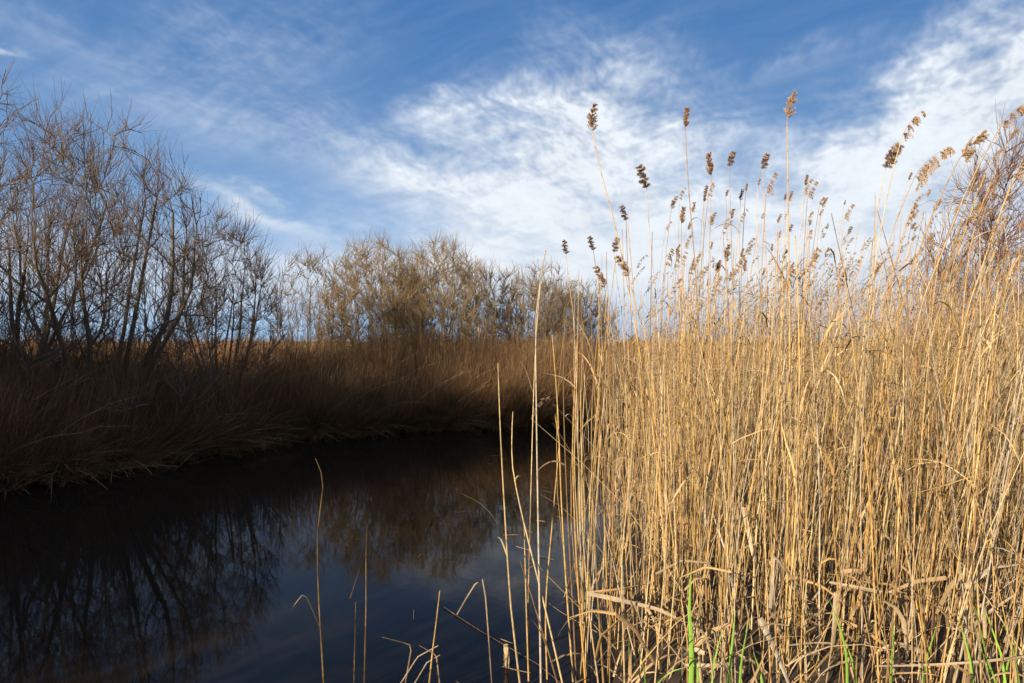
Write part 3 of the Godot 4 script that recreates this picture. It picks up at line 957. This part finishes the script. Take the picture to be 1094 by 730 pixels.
func willow(o: Node3D, k: Dictionary) -> void:
	# limbs with their boughs are parts of their own; the twigs make up the crown
	np.clear(); nd.clear(); nl.clear(); nw.clear()
	var crown := Buf.new()
	var tb := Buf.new()
	var H: float = k.h
	branch(tb, Vector3(0, -0.15, 0), Vector3(rf(-0.1, 0.1), 1, 0).normalized(), 0.15 + k.fork, k.r * 1.6, k.r * 1.15, 3, 0.05, 0.1, k.bark, 7)
	part("trunk", tb.mesh(M.bark), o)
	var limbs := []
	for s in k.stems:
		var lb := Buf.new()
		var a: float = TAU * s / k.stems + rf(-0.4, 0.4)
		var sp: float = k.spread * lerpf(0.2, 1.0, sqrt(rng.randf()))
		var d := Vector3(cos(a) * sin(sp) + k.lean, cos(sp), sin(a) * sin(sp)).normalized()
		var l: float = H * rf(0.5, 0.7)
		var lp := branch(lb, Vector3(cos(a), 0, sin(a)) * k.r * 0.5 + Vector3(0, k.fork * rf(0.4, 1.0), 0), d, l, k.r * rf(0.55, 1.0), k.r * 0.22, 9, 0.075, 0.035, k.bark, 6, k.wide * 0.62)
		for j in range(2, 10):
			np.append(lp[j]); nd.append((lp[j] - lp[j - 1]).normalized()); nl.append(s); nw.append(l * j / 9.0)
		limbs.append(lb)
	for q in crown_points(k, k.boughs, 0.5):
		var n0 := np.size()
		var bb := Buf.new()
		var li := reach(bb, q, k.r * rf(0.18, 0.36), k.r * 0.09, 5, k.bark, 4, n0)
		var lb: Buf = limbs[li]
		var off := lb.v.size()
		lb.v.append_array(bb.v); lb.n.append_array(bb.n); lb.c.append_array(bb.c)
		for ix in bb.i: lb.i.append(ix + off)
	for lb in limbs:
		part("limb", lb.mesh(M.bark), o)
	var base_n := np.size()
	for q in crown_points(k, k.twigs, 0.35):
		var n0 := np.size()
		reach(crown, q, k.tr * 2.0, k.tr * 0.9, 3, (k.bark as Color).lerp(k.twig, 0.55), 3, base_n)
		for n in k.sprigs:
			var j := n0 + rng.randi() % 3
			var d3 := (fan(nd[j], rf(0.25, 0.85)) + Vector3.UP * 0.38).normalized()
			branch(crown, np[j] - nd[j] * rf(0, 0.08), d3, H * rf(0.035, 0.10), k.tr, k.tr * 0.45, 2, 0.10, 0.08, k.twig, 3)
	part("crown", crown.mesh(M.bark), o)

func willow_thing(called: String, label: String, at: Vector3, k: Dictionary, group: String) -> Node3D:
	var o := thing(called, label, "tree", at, group)
	willow(o, k)
	return o

func copy_of(o: Node3D, at: Vector3, turn: float, size: float, label: String, group: String) -> Node3D:
	var c: Node3D = o.duplicate()
	c.name = numbered("bare_willow")
	add_child(c, true)
	c.position = at
	c.rotation.y = turn
	c.scale = Vector3.ONE * size
	c.set_meta("label", label)
	c.set_meta("group", group)
	return c

func build_willows() -> void:
	var dark := Color(0.135, 0.104, 0.068)
	var grey := Color(0.194, 0.140, 0.099)
	var olive := Color(0.225, 0.171, 0.090)
	var honey := Color(0.342, 0.252, 0.135)
	var left := "bare trees close together on the far bank"
	var A := {"h": 4.75, "wide": 1.65, "r": 0.06, "fork": 0.4, "stems": 9, "spread": 0.8, "lean": 0.05, "boughs": 190, "twigs": 1250, "sprigs": 5, "tr": 0.0027, "bark": dark, "twig": grey}
	var t1 := willow_thing("bare_willow", "tall dark bare willow with spreading forked limbs on the far bank", Vector3(-5.5, 0.08, -9.3), A, left)
	var A2 := A.duplicate(); A2.h = 5.25; A2.wide = 1.8; A2.spread = 0.75; A2.lean = -0.03
	var t0 := willow_thing("bare_willow", "tallest dark bare willow, crown cut by the picture edge", Vector3(-6.95, 0.08, -9.5), A2, left)
	var B := {"h": 4.0, "wide": 1.15, "r": 0.036, "fork": 0.3, "stems": 12, "spread": 0.7, "lean": 0.03, "boughs": 110, "twigs": 850, "sprigs": 6, "tr": 0.0031, "bark": Color(0.135, 0.104, 0.068), "twig": Color(0.261, 0.184, 0.126)}
	var t2 := willow_thing("bare_willow", "rounded reddish-grey bare willow beside the tall dark willows", Vector3(-5.05, 0.08, -11.9), B, left)
	var mid := "pale bare willows behind the sedge bank"
	var C := {"h": 3.95, "wide": 1.0, "r": 0.032, "fork": 0.2, "stems": 10, "spread": 0.6, "lean": 0.0, "boughs": 80, "twigs": 560, "sprigs": 5, "tr": 0.0034, "bark": Color(0.144, 0.113, 0.072), "twig": Color(0.279, 0.211, 0.126)}
	var tc := willow_thing("bare_willow", "thin see-through bare willow between the dark and the golden trees", Vector3(-4.75, 0.08, -15.9), C, mid)
	var D := {"h": 4.1, "wide": 1.55, "r": 0.034, "fork": 0.1, "stems": 17, "spread": 0.72, "lean": 0.0, "boughs": 180, "twigs": 1900, "sprigs": 6, "tr": 0.0038, "bark": olive, "twig": honey}
	var t4 := willow_thing("bare_willow", "broad dense golden-brown bare willow with a flat-topped crown", Vector3(-3.2, 0.08, -16.2), D, mid)
	copy_of(t4, Vector3(-1.75, 0.08, -16.4), 2.2, 1.0, "dense golden-brown willow merging with the flat-topped one", mid)
	copy_of(tc, Vector3(-0.55, 0.08, -17.2), 2.4, 0.95, "thin willow filling the dip beside the pale dead stem", mid)
	var E := D.duplicate(); E.h = 3.65; E.wide = 1.45; E.stems = 12; E.twigs = 1500; E.bark = Color(0.162, 0.131, 0.081); E.twig = Color(0.297, 0.225, 0.135)
	var t5 := willow_thing("bare_willow", "lower greyish-olive bare willow next to the gap with a pale stem", Vector3(0.6, 0.08, -17.4), E, mid)
	copy_of(t5, Vector3(1.75, 0.08, -18.6), 1.3, 0.92, "smallest greyish willow half hidden behind the near reeds", mid)
	var R := {"h": 4.9, "wide": 2.1, "r": 0.04, "fork": 0.2, "stems": 13, "spread": 0.8, "lean": -0.03, "boughs": 150, "twigs": 1500, "sprigs": 6, "tr": 0.0036, "bark": Color(0.135, 0.077, 0.054), "twig": Color(0.216, 0.122, 0.086)}
	willow_thing("red_shrub", "reddish bare shrub rising behind the near reeds", Vector3(7.75, 0.08, -9.4), R, "")
	# a pale dead stem in the gap
	var dead := thing("dead_willow", "pale barkless stem catching the sun in the willow gap", "dead tree", Vector3(-0.72, 0.08, -15.6))
	var db := Buf.new()
	branch(db, Vector3(0, -0.1, 0), Vector3(0.02, 1, 0), 1.95, 0.05, 0.022, 7, 0.06, 0.02, Color(0.5, 0.36, 0.2), 7)
	part("trunk", db.mesh(M.bark), dead)
	var dl := Buf.new()
	branch(dl, Vector3(-0.05, -0.1, 0), Vector3(-0.12, 1, 0.05), 1.5, 0.03, 0.012, 5, 0.06, 0.02, Color(0.42, 0.3, 0.17), 6)
	part("limb", dl.mesh(M.bark), dead)
	# woodland line far across the marsh
	for k in 16:
		var z := rf(-120, -85)
		var x := -z * lerpf(-0.78, 0.62, (k + rf(-0.4, 0.4)) / 15.0)
		copy_of([t2, t4, t5][k % 3], Vector3(x, 0.1, z), rf(0, TAU), rf(0.55, 0.8), "tiny bare tree on the horizon beyond the reed field", "far tree line across the marsh")
	# unseen willow added on the near bank to dapple the lone stalks with shade
	copy_of(tc, Vector3(-4.7, 0.1, 1.7), 0.8, 0.86, "unseen thin willow added to shade the lone stalks", "")
	# the thicket on the near bank behind the camera, whose shade lies over the water and the foot of the far bank
	for k in 30:
		var x := -18.0 + (k / 3) * 1.0 + rf(-0.2, 0.2)
		copy_of([t4, t2, t5, t4][k % 4], Vector3(x, 0.1, 0.5 + (k % 3) * 1.2 + rf(-0.2, 0.2)), rf(0, TAU), [1.58, 1.7, 1.75, 1.5][k % 4], "bare willow in the thicket along the near bank", "thicket on the near bank")

# ---------------------------------------------------------------- scene
func _ready() -> void:
	var cam := Camera3D.new()
	cam.name = "camera"
	cam.fov = rad_to_deg(2.0 * atan(365.0 / F))
	cam.near = 0.05
	cam.far = 2000.0
	cam.position = Vector3(0, EYE, 0)
	add_child(cam)
	cam.current = true
	var env := Environment.new()
	env.tonemap_mode = Environment.TONE_MAPPER_LINEAR
	env.tonemap_exposure = 2.15
	env.background_mode = Environment.BG_SKY
	var sky := Sky.new()
	var pano := PanoramaSkyMaterial.new()
	pano.panorama = sky_texture()
	sky.sky_material = pano
	env.sky = sky
	env.sdfgi_enabled = true
	env.ssao_enabled = true
	env.ssil_enabled = true
	var we := WorldEnvironment.new()
	we.name = "environment"
	we.environment = env
	add_child(we)
	var sun := DirectionalLight3D.new()
	sun.name = "sun"
	sun.light_color = Color(1.0, 0.93, 0.82)
	sun.light_energy = 1.6
	sun.light_angular_distance = 0.5
	sun.shadow_enabled = true
	sun.rotation_degrees = Vector3(-19, -38, 0)     # low, behind the camera and a little to its left
	add_child(sun)

	rng.seed = 4711
	gnoise.seed = 77
	gnoise.frequency = 0.35
	make_materials()
	pond = PackedVector2Array([Vector2(-30, 0.2), Vector2(-30, -1.5)])
	for q in bank: pond.append(q)
	pond.append_array(PackedVector2Array([Vector2(30, -20), Vector2(30, -17.0), Vector2(14, -15.2), Vector2(4.0, -12.6), Vector2(1.35, -10.0), Vector2(0.7, -6.5), Vector2(0.35, -3.6), Vector2(0.2, -2.5), Vector2(-0.3, -1.9), Vector2(-3, -1.6), Vector2(-12, -0.6)]))
	build_ground()
	build_willows()
	build_far_bank()
	build_reed_bed()
	make_heads()
	build_plumed_reeds()
	build_front_reeds()
	build_near_litter()
	print("reeds ", n_reeds, " at ", Time.get_ticks_msec(), " ms")
